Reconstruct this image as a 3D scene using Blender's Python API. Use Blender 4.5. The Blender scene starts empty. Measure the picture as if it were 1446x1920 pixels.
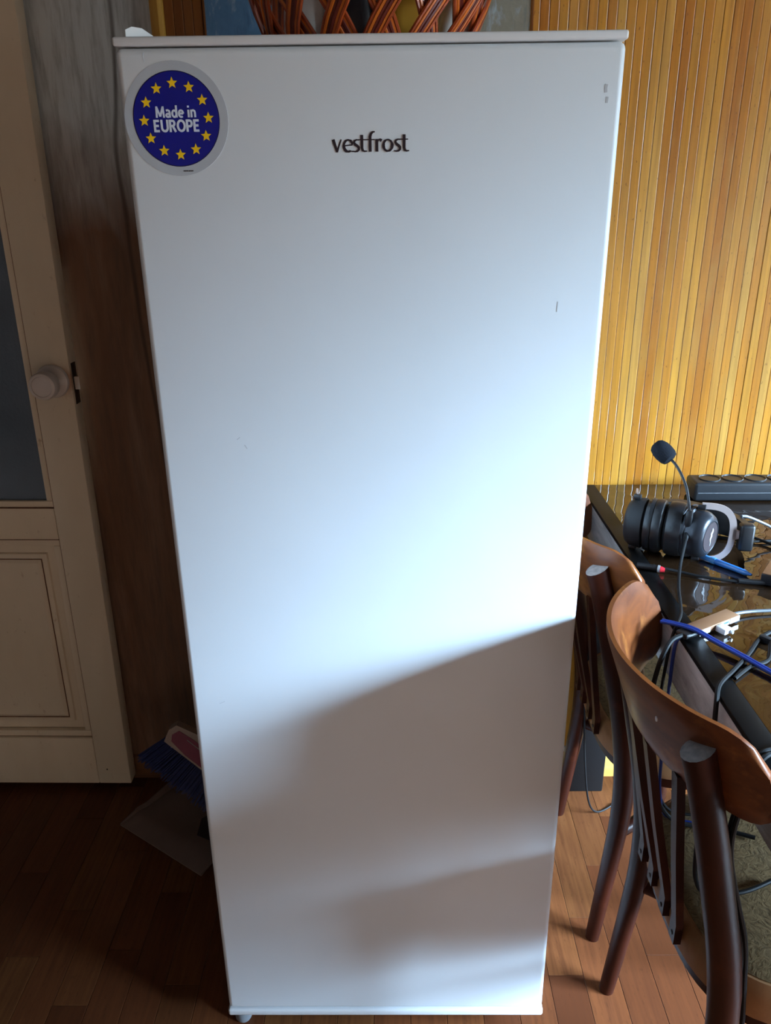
import bpy, bmesh, math, random
from mathutils import Vector, Matrix
random.seed(7)
PI = math.pi
SC = bpy.context.scene
COL = SC.collection

# ---------------------------------------------------------------- camera
cam_d = bpy.data.cameras.new('camera')
cam = bpy.data.objects.new('camera', cam_d); COL.objects.link(cam)
cam_d.sensor_fit = 'HORIZONTAL'; cam_d.sensor_width = 36.0
cam_d.lens = 36.0 * 1480 / 1446
cam_d.clip_start = 0.02
YAW, PITCH, ROLL = -0.0119, -0.3769, -0.0120
fw = Vector((math.sin(YAW)*math.cos(PITCH), math.cos(YAW)*math.cos(PITCH), math.sin(PITCH)))
r0 = Vector((math.cos(YAW), -math.sin(YAW), 0)); u0 = r0.cross(fw)
rt = math.cos(ROLL)*r0 + math.sin(ROLL)*u0
up = -math.sin(ROLL)*r0 + math.cos(ROLL)*u0
cam.matrix_world = Matrix(((rt.x, up.x, -fw.x, 0.0222), (rt.y, up.y, -fw.y, -0.9556),
                           (rt.z, up.z, -fw.z, 1.3638), (0, 0, 0, 1)))
SC.camera = cam

# ---------------------------------------------------------------- world (overcast sky outside the window), exposure
wd = bpy.data.worlds.new('world'); SC.world = wd; wd.use_nodes = True
nt = wd.node_tree; nt.nodes.clear()
_tc = nt.nodes.new('ShaderNodeTexCoord'); _sp = nt.nodes.new('ShaderNodeSeparateXYZ')
_rp = nt.nodes.new('ShaderNodeValToRGB'); _bg = nt.nodes.new('ShaderNodeBackground'); _ot = nt.nodes.new('ShaderNodeOutputWorld')
nt.links.new(_tc.outputs['Generated'], _sp.inputs[0]); nt.links.new(_sp.outputs['Z'], _rp.inputs[0])
e = _rp.color_ramp.elements
e[0].position = 0.0; e[0].color = (0.03, 0.034, 0.034, 1)
e[1].position = 0.16; e[1].color = (0.045, 0.06, 0.07, 1)
k = e.new(0.34); k.color = (0.55, 0.83, 1.12, 1)
k = e.new(0.75); k.color = (0.76, 1.08, 1.40, 1)
nt.links.new(_rp.outputs[0], _bg.inputs['Color']); _bg.inputs['Strength'].default_value = 345.0
nt.links.new(_bg.outputs[0], _ot.inputs[0])
# window opening in the right-hand wall (out of frame): sky portal
WX, WY0, WY1, WZ0, WZ1 = 3.2, -2.05, -0.30, 1.00, 2.20
pl = bpy.data.lights.new('window_portal', 'AREA'); pl.shape = 'RECTANGLE'
pl.size = WZ1 - WZ0; pl.size_y = WY1 - WY0
po = bpy.data.objects.new('window_portal', pl); COL.objects.link(po)
po.location = (WX + 0.12, (WY0+WY1)/2, (WZ0+WZ1)/2); po.rotation_euler = (0, PI/2, 0)
try: pl.cycles.is_portal = True
except Exception: pass
SC.view_settings.view_transform = 'Standard'; SC.view_settings.look = 'None'
SC.view_settings.gamma = 1.0; SC.view_settings.use_curve_mapping = False
SC.view_settings.exposure = 0.0
try:
    SC.cycles.use_denoising = True
    SC.cycles.max_bounces = 10; SC.cycles.diffuse_bounces = 6
    SC.cycles.sample_clamp_indirect = 12.0
except Exception: pass

# ---------------------------------------------------------------- materials
def s2l(c):
    return tuple(((x/255)/12.92 if x/255 <= 0.04045 else ((x/255+0.055)/1.055)**2.4) for x in c)

class NT:
    def __init__(s, name):
        s.m = bpy.data.materials.new(name); s.m.use_nodes = True
        s.t = s.m.node_tree; s.b = s.t.nodes['Principled BSDF']
    def n(s, typ, **kw):
        nd = s.t.nodes.new(typ)
        for k_, v in kw.items(): setattr(nd, k_, v)
        return nd
    def l(s, a, b): s.t.links.new(a, b)
    def vec(s, scale=(1, 1, 1), rnd=False):
        tc = s.n('ShaderNodeTexCoord'); mp = s.n('ShaderNodeMapping')
        mp.inputs['Scale'].default_value = scale
        if rnd:
            oi = s.n('ShaderNodeObjectInfo'); va = s.n('ShaderNodeVectorMath', operation='MULTIPLY_ADD')
            cb = s.n('ShaderNodeCombineXYZ')
            for i in range(3): s.l(oi.outputs['Random'], cb.inputs[i])
            va.inputs[1].default_value = (37.0, 11.0, 23.0)
            s.l(cb.outputs[0], va.inputs[0]); s.l(tc.outputs['Object'], va.inputs[2])
            s.l(va.outputs[0], mp.inputs[0])
        else: s.l(tc.outputs['Object'], mp.inputs[0])
        return mp.outputs[0]
    def noise(s, vec, scale=5, detail=4, rough=.55, dist=0):
        nd = s.n('ShaderNodeTexNoise'); nd.inputs['Scale'].default_value = scale
        nd.inputs['Detail'].default_value = detail; nd.inputs['Roughness'].default_value = rough
        nd.inputs['Distortion'].default_value = dist
        s.l(vec, nd.inputs['Vector']); return nd.outputs['Fac']
    def ramp(s, fac, stops):
        r = s.n('ShaderNodeValToRGB'); el = r.color_ramp.elements
        el[0].position, el[0].color = stops[0][0], (*stops[0][1], 1)
        el[1].position, el[1].color = stops[-1][0], (*stops[-1][1], 1)
        for p, c in stops[1:-1]:
            q = el.new(p); q.color = (*c, 1)
        s.l(fac, r.inputs[0]); return r.outputs[0]
    def mix(s, fac, a, b, mode='MIX'):
        x = s.n('ShaderNodeMix', data_type='RGBA', blend_type=mode)
        for i, v in ((0, fac), (6, a), (7, b)):
            if hasattr(v, 'is_output'): s.l(v, x.inputs[i])
            elif i == 0: x.inputs[0].default_value = v
            else: x.inputs[i].default_value = (*v, 1)
        return x.outputs[2]
    def bump(s, h, strength=.2, dist=.002):
        b = s.n('ShaderNodeBump'); b.inputs['Strength'].default_value = strength
        b.inputs['Distance'].default_value = dist; s.l(h, b.inputs['Height'])
        s.l(b.outputs[0], s.b.inputs['Normal'])
    def fin(s, col=None, rough=.5, spec=.5, metal=0, coat=0, ior=None, coat_rough=.1):
        if col is not None:
            if hasattr(col, 'is_output'): s.l(col, s.b.inputs['Base Color'])
            else: s.b.inputs['Base Color'].default_value = (*col, 1)
        if hasattr(rough, 'is_output'): s.l(rough, s.b.inputs['Roughness'])
        else: s.b.inputs['Roughness'].default_value = rough
        s.b.inputs['Specular IOR Level'].default_value = spec
        s.b.inputs['Metallic'].default_value = metal
        s.b.inputs['Coat Weight'].default_value = coat; s.b.inputs['Coat Roughness'].default_value = coat_rough
        if ior: s.b.inputs['IOR'].default_value = ior
        return s.m

def plain(name, rgb, rough=.5, spec=.5, metal=0, coat=0, var=.08, nscale=30, bump=0):
    t = NT(name); c = s2l(rgb); v = t.vec()
    n = t.noise(v, nscale, 3)
    lo = tuple(x*(1-var) for x in c); hi = tuple(min(1, x*(1+var)) for x in c)
    col = t.ramp(n, [(.3, lo), (.7, hi)])
    if bump: t.bump(n, bump, .001)
    return t.fin(col, rough, spec, metal, coat)

M = {}
M['fridge'] = plain('white_enamel', (214, 219, 224), .42, .4, var=.012, nscale=6)
M['fridge_side'] = plain('white_enamel_side', (214, 217, 221), .4, .4, var=.012)
M['fridge_trim'] = plain('white_plastic', (212, 212, 214), .35, .4, var=.01)
M['groove'] = plain('grey_gasket', (120, 122, 126), .6)
M['print_black'] = plain('black_print', (30, 18, 30), .4)
M['silver_film'] = plain('silver_film', (172, 176, 182), .35, .5, 0, var=.02)
M['euro_blue'] = plain('blue_print', (14, 22, 120), .3, var=.02)
M['euro_rim'] = plain('dark_blue_print', (8, 10, 52), .3, var=.02)
M['star_yellow'] = plain('yellow_print', (235, 190, 10), .4, var=.05)
M['print_white'] = plain('white_print', (205, 212, 225), .4, var=.02)
M['scuff'] = plain('grey_scuff', (186, 190, 196), .6, var=.05)

def wood(name, lo, hi, axis=2, scale=9, stretch=14, rough=.4, rnd=False, coat=0, wear=None, bump=.12, spec=.5):
    t = NT(name); sc_ = [scale*6]*3; sc_[axis] = scale*6/stretch
    v = t.vec(tuple(sc_), rnd)
    n = t.noise(v, 1.0, 6, .6, .6)
    col = t.ramp(n, [(.28, s2l(lo)), (.72, s2l(hi))])
    if wear:
        w = t.noise(t.vec((14, 14, 14), rnd), 1.0, 5, .65)
        col = t.mix(t.ramp(w, [(.55, (0, 0, 0)), (.75, (1, 1, 1))]), col, s2l(wear))
    t.bump(n, bump, .0008)
    return t.fin(col, rough, spec, 0, coat)

# bamboo: every slat its own tone
def bamboo(name, stops, rough=.32):
    t = NT(name); oi = t.n('ShaderNodeObjectInfo')
    base = t.ramp(oi.outputs['Random'], stops)
    v = t.vec((160, 160, 5), True)
    g = t.noise(v, 1.0, 4, .6)
    col = t.mix(t.ramp(g, [(.3, (.55, .55, .55)), (.7, (0, 0, 0))]), base, s2l((128, 78, 28)), 'MIX')
    blot = t.noise(t.vec((22, 22, 7), True), 1.0, 3, .5)
    col = t.mix(t.ramp(blot, [(.50, (0, 0, 0)), (.72, (.6, .6, .6))]), col, s2l((170, 122, 56)))
    sp = t.noise(t.vec((260, 260, 90), True), 1.0, 1, .5)
    col = t.mix(t.ramp(sp, [(.71, (0, 0, 0)), (.78, (.7, .7, .7))]), col, s2l((96, 50, 12)))
    t.bump(g, .15, .0006)
    return t.fin(col, rough, .5, 0, .25, coat_rough=.18)
M['bamboo'] = bamboo('lacquered_bamboo', [(0, s2l((170, 100, 24))), (.25, s2l((192, 127, 35))), (.5, s2l((204, 144, 52))), (.75, s2l((184, 113, 27))), (.93, s2l((206, 154, 72))), (1, s2l((212, 169, 104)))])
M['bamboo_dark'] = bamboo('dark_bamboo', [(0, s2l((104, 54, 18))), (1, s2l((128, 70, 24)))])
M['batten'] = plain('brown_batten_backing', (88, 50, 20), .8)
M['gold_trim'] = wood('varnished_trim', (176, 120, 34), (214, 168, 78), 2, rough=.3, coat=.3)
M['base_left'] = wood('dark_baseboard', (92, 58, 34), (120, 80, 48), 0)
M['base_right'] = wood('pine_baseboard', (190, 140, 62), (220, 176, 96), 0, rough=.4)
M['white_strip'] = plain('white_strip', (222, 224, 226), .4)

# floor
def plank_mat(name, rnd=True):
    t = NT(name); oi = t.n('ShaderNodeObjectInfo')
    base = t.ramp(oi.outputs['Random'], [(0, s2l((72, 37, 20))), (.3, s2l((89, 48, 26))), (.6, s2l((99, 55, 30))), (.85, s2l((104, 63, 34))), (1, s2l((67, 33, 19)))])
    g = t.noise(t.vec((130, 7, 60), True), 1.0, 5, .6, .4)
    col = t.mix(t.ramp(g, [(.32, (.6, .6, .6)), (.62, (0, 0, 0))]), base, s2l((68, 35, 20)))
    fl = t.noise(t.vec((260, 70, 60), True), 1.0, 2, .5)
    col = t.mix(t.ramp(fl, [(.62, (0, 0, 0)), (.74, (.4, .4, .4))]), col, s2l((56, 28, 16)))
    t.bump(g, .05, .0004)
    return t.fin(col, .40, .16)
M['plank'] = plank_mat('laminate_plank')
M['floor_base'] = plain('floor_underlay', (96, 54, 32), .6)
M['floor_far'] = wood('laminate_far', (74, 42, 25), (108, 66, 40), 1, 2.2, 22, .35)

# stained wallpaper; upper grey lightened in colour to stand in for missing daylight
def grunge():
    t = NT('stained_wallpaper')
    a = t.noise(t.vec((9, 9, 1.1)), 1.0, 6, .62, .4)
    b = t.noise(t.vec((3.2, 3.2, 1.5)), 1.0, 4, .55, .6)
    c = t.noise(t.vec((70, 70, 7)), 1.0, 5, .7)
    col = t.ramp(a, [(.25, s2l((156, 158, 156))), (.5, s2l((196, 200, 200))), (.75, s2l((214, 218, 217)))])
    tc = t.n('ShaderNodeTexCoord'); sp = t.n('ShaderNodeSeparateXYZ'); t.l(tc.outputs['Object'], sp.inputs[0])
    ad = t.n('ShaderNodeMath', operation='MULTIPLY_ADD'); t.l(b, ad.inputs[0]); ad.inputs[1].default_value = 1.1; t.l(sp.outputs['Z'], ad.inputs[2])
    st = t.n('ShaderNodeMapRange'); t.l(ad.outputs[0], st.inputs[0])
    st.inputs[1].default_value = 2.12; st.inputs[2].default_value = 1.80; st.inputs[3].default_value = 0; st.inputs[4].default_value = 1
    brown = t.ramp(a, [(.25, s2l((84, 56, 40))), (.55, s2l((126, 92, 70))), (.8, s2l((146, 118, 98)))])
    col = t.mix(st.outputs[0], col, brown)
    col = t.mix(t.ramp(c, [(.3, (.5, .5, .5)), (.55, (0, 0, 0))]), col, s2l((84, 70, 60)))
    # dark meandering crack-like veins of the print
    w = t.n('ShaderNodeTexWave'); w.inputs['Scale'].default_value = 1.0; w.inputs['Distortion'].default_value = 5.5
    w.inputs['Detail'].default_value = 4; w.inputs['Detail Scale'].default_value = 1.6
    t.l(t.vec((1.3, 1, .3)), w.inputs['Vector'])
    col = t.mix(t.ramp(w.outputs['Fac'], [(.0, (.7, .7, .7)), (.007, (0, 0, 0))]), col, s2l((66, 52, 44)))
    t.bump(c, .12, .001)
    return t.fin(col, .75, .25)
M['grunge'] = grunge()
M['plaster'] = plain('painted_plaster', (100, 94, 88), .8, .2, var=.03, nscale=3)
M['plaster_light'] = plain('light_plaster', (158, 122, 97), .8, .2, var=.03, nscale=3)
M['ceiling'] = plain('ceiling_paint', (116, 114, 112), .85, .2, var=.02, nscale=2)
M['window_white'] = plain('white_window_paint', (222, 222, 220), .45)

# textured pane; its reflections are painted as blue, grey and pale patches
def pane_mat():
    t = NT('textured_glass_pane')
    tc = t.n('ShaderNodeTexCoord'); sp = t.n('ShaderNodeSeparateXYZ'); t.l(tc.outputs['Object'], sp.inputs[0])
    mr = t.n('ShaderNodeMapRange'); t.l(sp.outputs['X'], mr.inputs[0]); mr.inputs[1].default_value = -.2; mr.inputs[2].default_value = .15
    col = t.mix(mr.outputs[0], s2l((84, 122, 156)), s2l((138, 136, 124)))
    n = t.noise(t.vec((26, 1, 9)), 1.0, 6, .7, 1.5)
    v2 = t.n('ShaderNodeTexVoronoi'); v2.inputs['Scale'].default_value = 90; t.l(t.vec(), v2.inputs['Vector'])
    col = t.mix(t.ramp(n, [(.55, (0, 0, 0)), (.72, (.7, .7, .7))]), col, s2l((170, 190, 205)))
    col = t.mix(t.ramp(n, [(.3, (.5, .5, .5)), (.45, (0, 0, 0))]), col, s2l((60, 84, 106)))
    t.bump(v2.outputs['Distance'], .25, .002)
    return t.fin(col, .25, .5)
M['pane'] = pane_mat()

# old door paint
def door_paint():
    t = NT('aged_cream_paint')
    n = t.noise(t.vec((4, 4, 1.4)), 1.0, 5, .6)
    col = t.ramp(n, [(.3, s2l((204, 184, 156))), (.7, s2l((224, 206, 180)))])
    d = t.noise(t.vec((60, 60, 30)), 1.0, 4, .7)
    col = t.mix(t.ramp(d, [(.64, (0, 0, 0)), (.8, (.7, .7, .7))]), col, s2l((146, 104, 72)))
    # rust-brown finger stain beside the knob (door-local position)
    tc = t.n('ShaderNodeTexCoord'); ds = t.n('ShaderNodeVectorMath', operation='DISTANCE')
    t.l(tc.outputs['Object'], ds.inputs[0]); ds.inputs[1].default_value = (-.006, 0, 1.012)
    ad = t.n('ShaderNodeMath', operation='MULTIPLY_ADD'); t.l(d, ad.inputs[0]); ad.inputs[1].default_value = .045; t.l(ds.outputs['Value'], ad.inputs[2])
    col = t.mix(t.ramp(ad.outputs[0], [(.030, (.75, .75, .75)), (.062, (0, 0, 0))]), col, s2l((150, 98, 66)))
    t.bump(n, .05, .001)
    return t.fin(col, .42, .4)
M['door'] = door_paint()
M['door_groove'] = plain('grimy_groove', (110, 66, 40), .7, var=.3, nscale=60)
M['knob'] = plain('white_porcelain', (196, 182, 172), .3, .5, var=.03, nscale=8)
M['latch'] = plain('dark_oxidised_metal', (58, 46, 38), .5, .5, .5, var=.2)
M['bolt'] = plain('worn_steel', (190, 180, 170), .35, .5, .7)
def frost():
    t = NT('pebbled_door_glass'); v = t.vec()
    n = t.noise(v, 160, 3, .6)
    m2 = t.noise(t.vec((3, 3, 3)), 1.0, 3)
    col = t.ramp(m2, [(.3, s2l((66, 74, 84))), (.7, s2l((98, 108, 120)))])
    t.bump(n, .5, .002)
    return t.fin(col, .28, .5)
M['door_glass'] = frost()

# dining set
M['chair_wood'] = wood('worn_bentwood', (34, 11, 5), (54, 20, 9), 2, 5, 9, .42, True, 0, wear=(68, 29, 14), spec=.14)
M['rail_wood'] = wood('worn_rail_wood', (70, 31, 14), (116, 62, 26), 1, 5, 9, .36, True, .05, spec=.35, wear=(150, 92, 40))
M['end_grain'] = plain('grey_worn_end_grain', (122, 110, 104), .55, var=.25, nscale=140)
M['dark_hole'] = plain('dark_screw', (28, 20, 16), .5)
def khaki():
    t = NT('khaki_velour')
    a = t.noise(t.vec((70, 70, 70)), 1.0, 4, .6, 2.5)
    b = t.noise(t.vec((9, 9, 9)), 1.0, 3, .5, .8)
    col = t.ramp(a, [(.32, s2l((84, 66, 42))), (.5, s2l((112, 90, 60))), (.7, s2l((128, 104, 72)))])
    col = t.mix(t.ramp(b, [(.5, (0, 0, 0)), (.7, (.7, .7, .7))]), col, s2l((98, 84, 66)))
    t.bump(a, .5, .003)
    return t.fin(col, .85, .2)
M['khaki'] = khaki()
M['tan_side'] = wood('tan_velour_side', (132, 88, 50), (156, 108, 64), 2, 4, 2, .8)

def glass_top():
    t = NT('dark_rippled_table_glass')
    n = t.noise(t.vec((16, 16, 16)), 1.0, 2, .45, .8)
    t.bump(n, .10, .02)
    return t.fin(s2l((34, 21, 11)), .03, .6, 0, 0, 1.75)
M['table_glass'] = glass_top()
M['table_band'] = plain('black_edge_paint', (10, 10, 11), .5, .1)
M['table_black'] = plain('black_laminate', (14, 13, 14), .5, .3)
def apron_mat():
    t = NT('grey_marbled_laminate')
    a = t.noise(t.vec((12, 6, 40)), 1.0, 6, .7, 1.0)
    return t.fin(t.ramp(a, [(.3, s2l((128, 126, 125))), (.7, s2l((184, 182, 181)))]), .6, .3)
M['apron'] = apron_mat()

# electronics
M['black_plastic'] = plain('black_plastic', (26, 27, 30), .38, .5, var=.1)
M['black_matte'] = plain('black_matte_plastic', (20, 21, 24), .6, .4, var=.1)
M['leatherette'] = plain('black_leatherette', (24, 25, 28), .34, .5, var=.1, nscale=200, bump=.2)
M['gunmetal'] = plain('gunmetal_shell', (44, 46, 52), .34, .5, .5, var=.04)
M['brown_disc'] = plain('brown_grey_disc', (66, 56, 58), .4, .5, .2, var=.03)
M['rose_metal'] = plain('rose_grey_metal', (176, 160, 156), .36, .5, .3, var=.03)
M['foam'] = plain('black_foam', (30, 32, 38), .95, .1, var=.3, nscale=600, bump=.6)
M['emblem'] = plain('silver_emblem', (196, 200, 206), .4)
M['cable'] = plain('black_cable', (13, 13, 15), .6, .22)
M['cable_blue'] = plain('blue_cable', (14, 42, 116), .5, .4)
M['cable_grey'] = plain('grey_cable', (82, 86, 92), .4, .5)
M['strip_black'] = plain('power_strip_black', (34, 36, 40), .42, .45)
M['socket_black'] = plain('socket_black', (12, 12, 14), .35)
M['pen_blue'] = plain('blue_pen_plastic', (40, 112, 190), .25, .5, 0, .3)
M['pen_cap'] = plain('light_blue_pen_cap', (74, 150, 218), .3, .5, 0, .3)
M['bronze'] = plain('bronze_aluminium', (150, 112, 84), .42, .5, .45, var=.02)
M['alu'] = plain('bare_aluminium', (214, 214, 218), .3, .5, .6)
M['usb_blue'] = plain('usb_blue', (40, 80, 170), .4)
M['white_plastic'] = plain('white_usb_plastic', (220, 220, 222), .4)
M['red'] = plain('red_ring', (196, 36, 48), .4)
# cleaning set and basket
M['pan'] = plain('grey_beige_plastic', (112, 92, 84), .5, .3, var=.05)
M['pan_label'] = plain('dark_label', (46, 36, 38), .5)
M['label_line'] = plain('pale_label_print', (150, 140, 140), .5)
M['broom_head'] = plain('cream_plastic', (160, 136, 122), .45, var=.03)
M['magenta'] = plain('magenta_label', (124, 18, 60), .45)
M['bristle'] = plain('blue_bristles', (22, 36, 92), .6, var=.3, nscale=200)
M['wicker_o'] = plain('orange_wicker', (206, 104, 26), .3, .5, 0, .3, var=.15)
M['wicker_d'] = plain('maroon_wicker', (104, 32, 20), .3, .5, 0, .3, var=.2)
M['wicker_m'] = plain('russet_wicker', (160, 66, 22), .3, .5, 0, .3, var=.15)
M['paper'] = plain('white_paper', (240, 240, 240), .7)
M['packet_y'] = plain('mustard_packet', (190, 144, 44), .45, var=.06, nscale=20)
M['packet_k'] = plain('black_packet', (30, 30, 38), .35)

# ---------------------------------------------------------------- mesh helpers
class MB:
    def __init__(s): s.v = []; s.f = []; s.mi = []; s.lift = 0.0
    def add(s, vs, fs, mi=0):
        o = len(s.v); s.v += [tuple(x) for x in vs]
        s.f += [tuple(i+o for i in q) for q in fs]; s.mi += [mi]*len(fs); return s
    def box(s, lo, hi, mi=0, bev=0, seg=2):
        bm = bmesh.new(); bmesh.ops.create_cube(bm, size=1)
        for v in bm.verts:
            for i in range(3): v.co[i] = lo[i] if v.co[i] < 0 else hi[i]
        if bev: bmesh.ops.bevel(bm, geom=bm.edges[:], offset=bev, segments=seg, affect='EDGES', profile=.5)
        return s.bm(bm, mi)
    def bm(s, bm, mi=0):
        bm.verts.index_update()
        s.add([v.co[:] for v in bm.verts], [[v.index for v in f.verts] for f in bm.faces], mi); bm.free(); return s
    def tube(s, pts, r, n=10, mi=0, sx=1, sy=1, up=None, cap=True, topcut=None):
        pts = [Vector(p) for p in pts]; N = len(pts)
        rs = r if isinstance(r, (list, tuple)) else [r]*N
        T = [(pts[min(i+1, N-1)]-pts[max(i-1, 0)]).normalized() for i in range(N)]
        u = Vector(up) if up else (Vector((0, 0, 1)) if abs(T[0].z) < .9 else Vector((1, 0, 0)))
        vs = []
        for i in range(N):
            u = (u - T[i]*u.dot(T[i])).normalized(); w = T[i].cross(u)
            for j in range(n):
                a = 2*PI*j/n
                vs.append(pts[i] + rs[i]*(sx*math.cos(a)*u + sy*math.sin(a)*w))
        fs = [(i*n+j, i*n+(j+1) % n, (i+1)*n+(j+1) % n, (i+1)*n+j) for i in range(N-1) for j in range(n)]
        if cap: fs += [tuple(range(n-1, -1, -1)), tuple((N-1)*n+j for j in range(n))]
        return s.add(vs, fs, mi)
    def lathe(s, prof, n=32, mi=0, mat=None, sy=1.0):
        # prof: [(r, h)] around local Z, caps closed where r == 0
        vs, fs = [], []
        for r, h in prof:
            for j in range(n):
                a = 2*PI*j/n; vs.append(Vector((r*math.cos(a), sy*r*math.sin(a), h)))
        for i in range(len(prof)-1):
            for j in range(n): fs.append((i*n+j, i*n+(j+1) % n, (i+1)*n+(j+1) % n, (i+1)*n+j))
        fs += [tuple(range(n-1, -1, -1)), tuple((len(prof)-1)*n+j for j in range(n))]
        if mat is not None: vs = [mat @ v for v in vs]
        return s.add(vs, fs, mi)
    def prism(s, poly, fa, fb, mi=0):
        # poly: 2D points; fa, fb map (u, v) -> 3D for the two faces
        n = len(poly); vs = [fa(*p) for p in poly] + [fb(*p) for p in poly]
        fs = [tuple(range(n)), tuple(range(2*n-1, n-1, -1))] + [(i, i+n, (i+1) % n+n, (i+1) % n) for i in range(n)]
        return s.add(vs, fs, mi)
    def stroke(s, pts, w, y=0.0, th=.0003, mi=0):
        # flat ribbon in the XZ plane, facing -Y
        P = [Vector(p) for p in pts]; N = len(P); W = w if isinstance(w, (list, tuple)) else [w]*N
        a, b = [], []
        for i in range(N):
            t = (P[min(i+1, N-1)]-P[max(i-1, 0)]).normalized(); nn = Vector((-t.y, t.x))
            a.append(P[i]+nn*W[i]/2); b.append(P[i]-nn*W[i]/2)
        vs = [(q.x, y-th, q.y) for q in a]+[(q.x, y-th, q.y) for q in b]+[(q.x, y, q.y) for q in a]+[(q.x, y, q.y) for q in b]
        fs = []
        for i in range(N-1):
            fs.append((i, N+i, N+i+1, i+1)); fs.append((i, i+1, 2*N+i+1, 2*N+i)); fs.append((N+i, 3*N+i, 3*N+i+1, N+i+1))
        return s.add(vs, fs, mi)
    def mesh(s, name, mats, smooth=35):
        me = bpy.data.meshes.new(name); me.from_pydata(s.v, [], s.f)
        for m in mats: me.materials.append(m)
        for p, i in zip(me.polygons, s.mi): p.material_index = i
        bm = bmesh.new(); bm.from_mesh(me); bmesh.ops.recalc_face_normals(bm, faces=bm.faces); bm.to_mesh(me); bm.free()
        if smooth:
            me.shade_smooth()
            try: me.set_sharp_from_angle(angle=math.radians(smooth))
            except Exception: pass
        me.update(); return me

def link(name, me, parent=None, loc=(0, 0, 0), rot=(0, 0, 0)):
    o = bpy.data.objects.new(name, me); COL.objects.link(o); o.location = loc; o.rotation_euler = rot
    if parent: o.parent = parent
    return o
def ob(name, mb, mats, parent=None, loc=(0, 0, 0), rot=(0, 0, 0), smooth=35, label=None):
    if not isinstance(mats, (list, tuple)): mats = [mats]
    o = link(name, mb.mesh(name, mats, smooth), parent, loc, rot)
    if label: o['label'] = label
    return o
def tag(o, label, cat, group=None):
    o['label'] = label; o['category'] = cat
    if group: o['group'] = group
    return o
def thing(name, loc, label, cat, group=None, rz=0):
    o = bpy.data.objects.new(name, None); COL.objects.link(o); o.empty_display_size = .05
    o.location = loc; o.rotation_euler = (0, 0, rz)
    return tag(o, label, cat, group)
def struct(name, mb, mats, parent=None, **kw):
    o = ob(name, mb, mats, parent, **kw); o['kind'] = 'structure'; return o
def sempty(name, loc=(0, 0, 0)):
    o = bpy.data.objects.new(name, None); COL.objects.link(o); o.location = loc; o['kind'] = 'structure'; return o
def smoothpts(pts, n=8):
    P = [Vector(p) for p in pts]; out = []
    for i in range(len(P)-1):
        p0, p1, p2, p3 = P[max(i-1, 0)], P[i], P[i+1], P[min(i+2, len(P)-1)]
        for k_ in range(n):
            t = k_/n
            out.append(.5*((2*p1)+(-p0+p2)*t+(2*p0-5*p1+4*p2-p3)*t*t+(-p0+3*p1-3*p2+p3)*t**3))
    out.append(P[-1]); return out

# ================================================================ STRUCTURE
YW = 0.676           # back wall plane
XL, XR, YN, ZC = -2.0, 3.2, -2.9, 2.85
# floor: base slab with the single laminate strips laid on it
fl = struct('floor', MB().box((XL-.1, YN-.1, -.06), (XR+.3, YW+.05, -.004)), M['floor_far'])
PW, PL = .0655, .37
plank_me = MB().box((-PW/2+.0003, -PL/2+.0004, -.004), (PW/2-.0003, PL/2-.0004, 0), bev=.0006, seg=1).mesh('plank', [M['plank']], 0)
x = -1.20; ci = 0
while x < 1.30:
    off = (ci*0.137 + random.uniform(-.03, .03)) % PL
    y = YW - .005 - PL/2 + off
    while y > -.62:
        y1 = min(y+PL/2, YW-.003); y0 = y-PL/2
        if y1-y0 > .03:
            p = link('plank', plank_me, fl, (x+PW/2, (y0+y1)/2, 0)); p.scale = (1, (y1-y0)/PL, 1)
        y -= PL
    x += PW; ci += 1
# unlaid-detail remainder of the floor at the same height (outside the picture)
mb = MB(); mb.box((XL, YN, -.004), (XR, -.83, 0)); mb.box((XL, -.83, -.004), (-1.205, YW, 0)); mb.box((1.31, -.83, -.004), (XR, YW, 0))
ob('laminate_field', mb, M['floor_far'], fl)

# back wall: plastered wallpaper part on the left, bamboo slats on battens on the right
wb = struct('wall_back', MB().box((XL-.1, YW, 0), (XR+.1, YW+.12, ZC)), M['plaster'])
ob('wallpaper', MB().box((XL, YW-.002, 0), (-.402, YW+.001, ZC)), M['grunge'], wb)
ob('batten_backing', MB().box((-.39, YW-.003, 0), (1.7, YW+.001, ZC)), M['batten'], wb)
SW = .0171
def slat_mesh(z0, z1, name):
    mb = MB(); w = SW/2-.0003
    prof = [(-w, YW-.003), (-w, YW-.0060), (-w*.86, YW-.0066), (w*.86, YW-.0066), (w, YW-.0060), (w, YW-.003)]
    mb.prism(prof, lambda u, v: (u, v-YW, z0), lambda u, v: (u, v-YW, z1))
    return mb.mesh(name, [M['bamboo']], 0)
me_full = slat_mesh(.088, ZC-.02, 'slat'); me_low = slat_mesh(.088, 1.10, 'slat')
me_up = slat_mesh(2.22, ZC-.02, 'slat')
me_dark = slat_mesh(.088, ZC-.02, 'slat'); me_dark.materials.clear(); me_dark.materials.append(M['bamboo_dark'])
x = -.380 + SW/2; i = 0
while x < 1.55:
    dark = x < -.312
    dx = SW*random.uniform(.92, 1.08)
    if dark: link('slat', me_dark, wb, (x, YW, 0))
    elif x < .2715: link('slat', me_low, wb, (x, YW, 0)); link('slat', me_up, wb, (x, YW, 0))
    else:
        s = link('slat', me_full, wb, (x, YW+random.uniform(-.0006, .0006), 0), (0, 0, random.uniform(-.03, .03)))
    x += SW; i += 1
# corner trim between wallpaper and bamboo
mb = MB(); mb.prism([(-.404, 0), (-.404, -.010), (-.397, -.016), (-.388, -.017), (-.381, -.013), (-.379, 0)], lambda u, v: (u, YW+v, 0), lambda u, v: (u, YW+v, ZC))
struct('trim_1', mb, M['gold_trim'])
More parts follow.
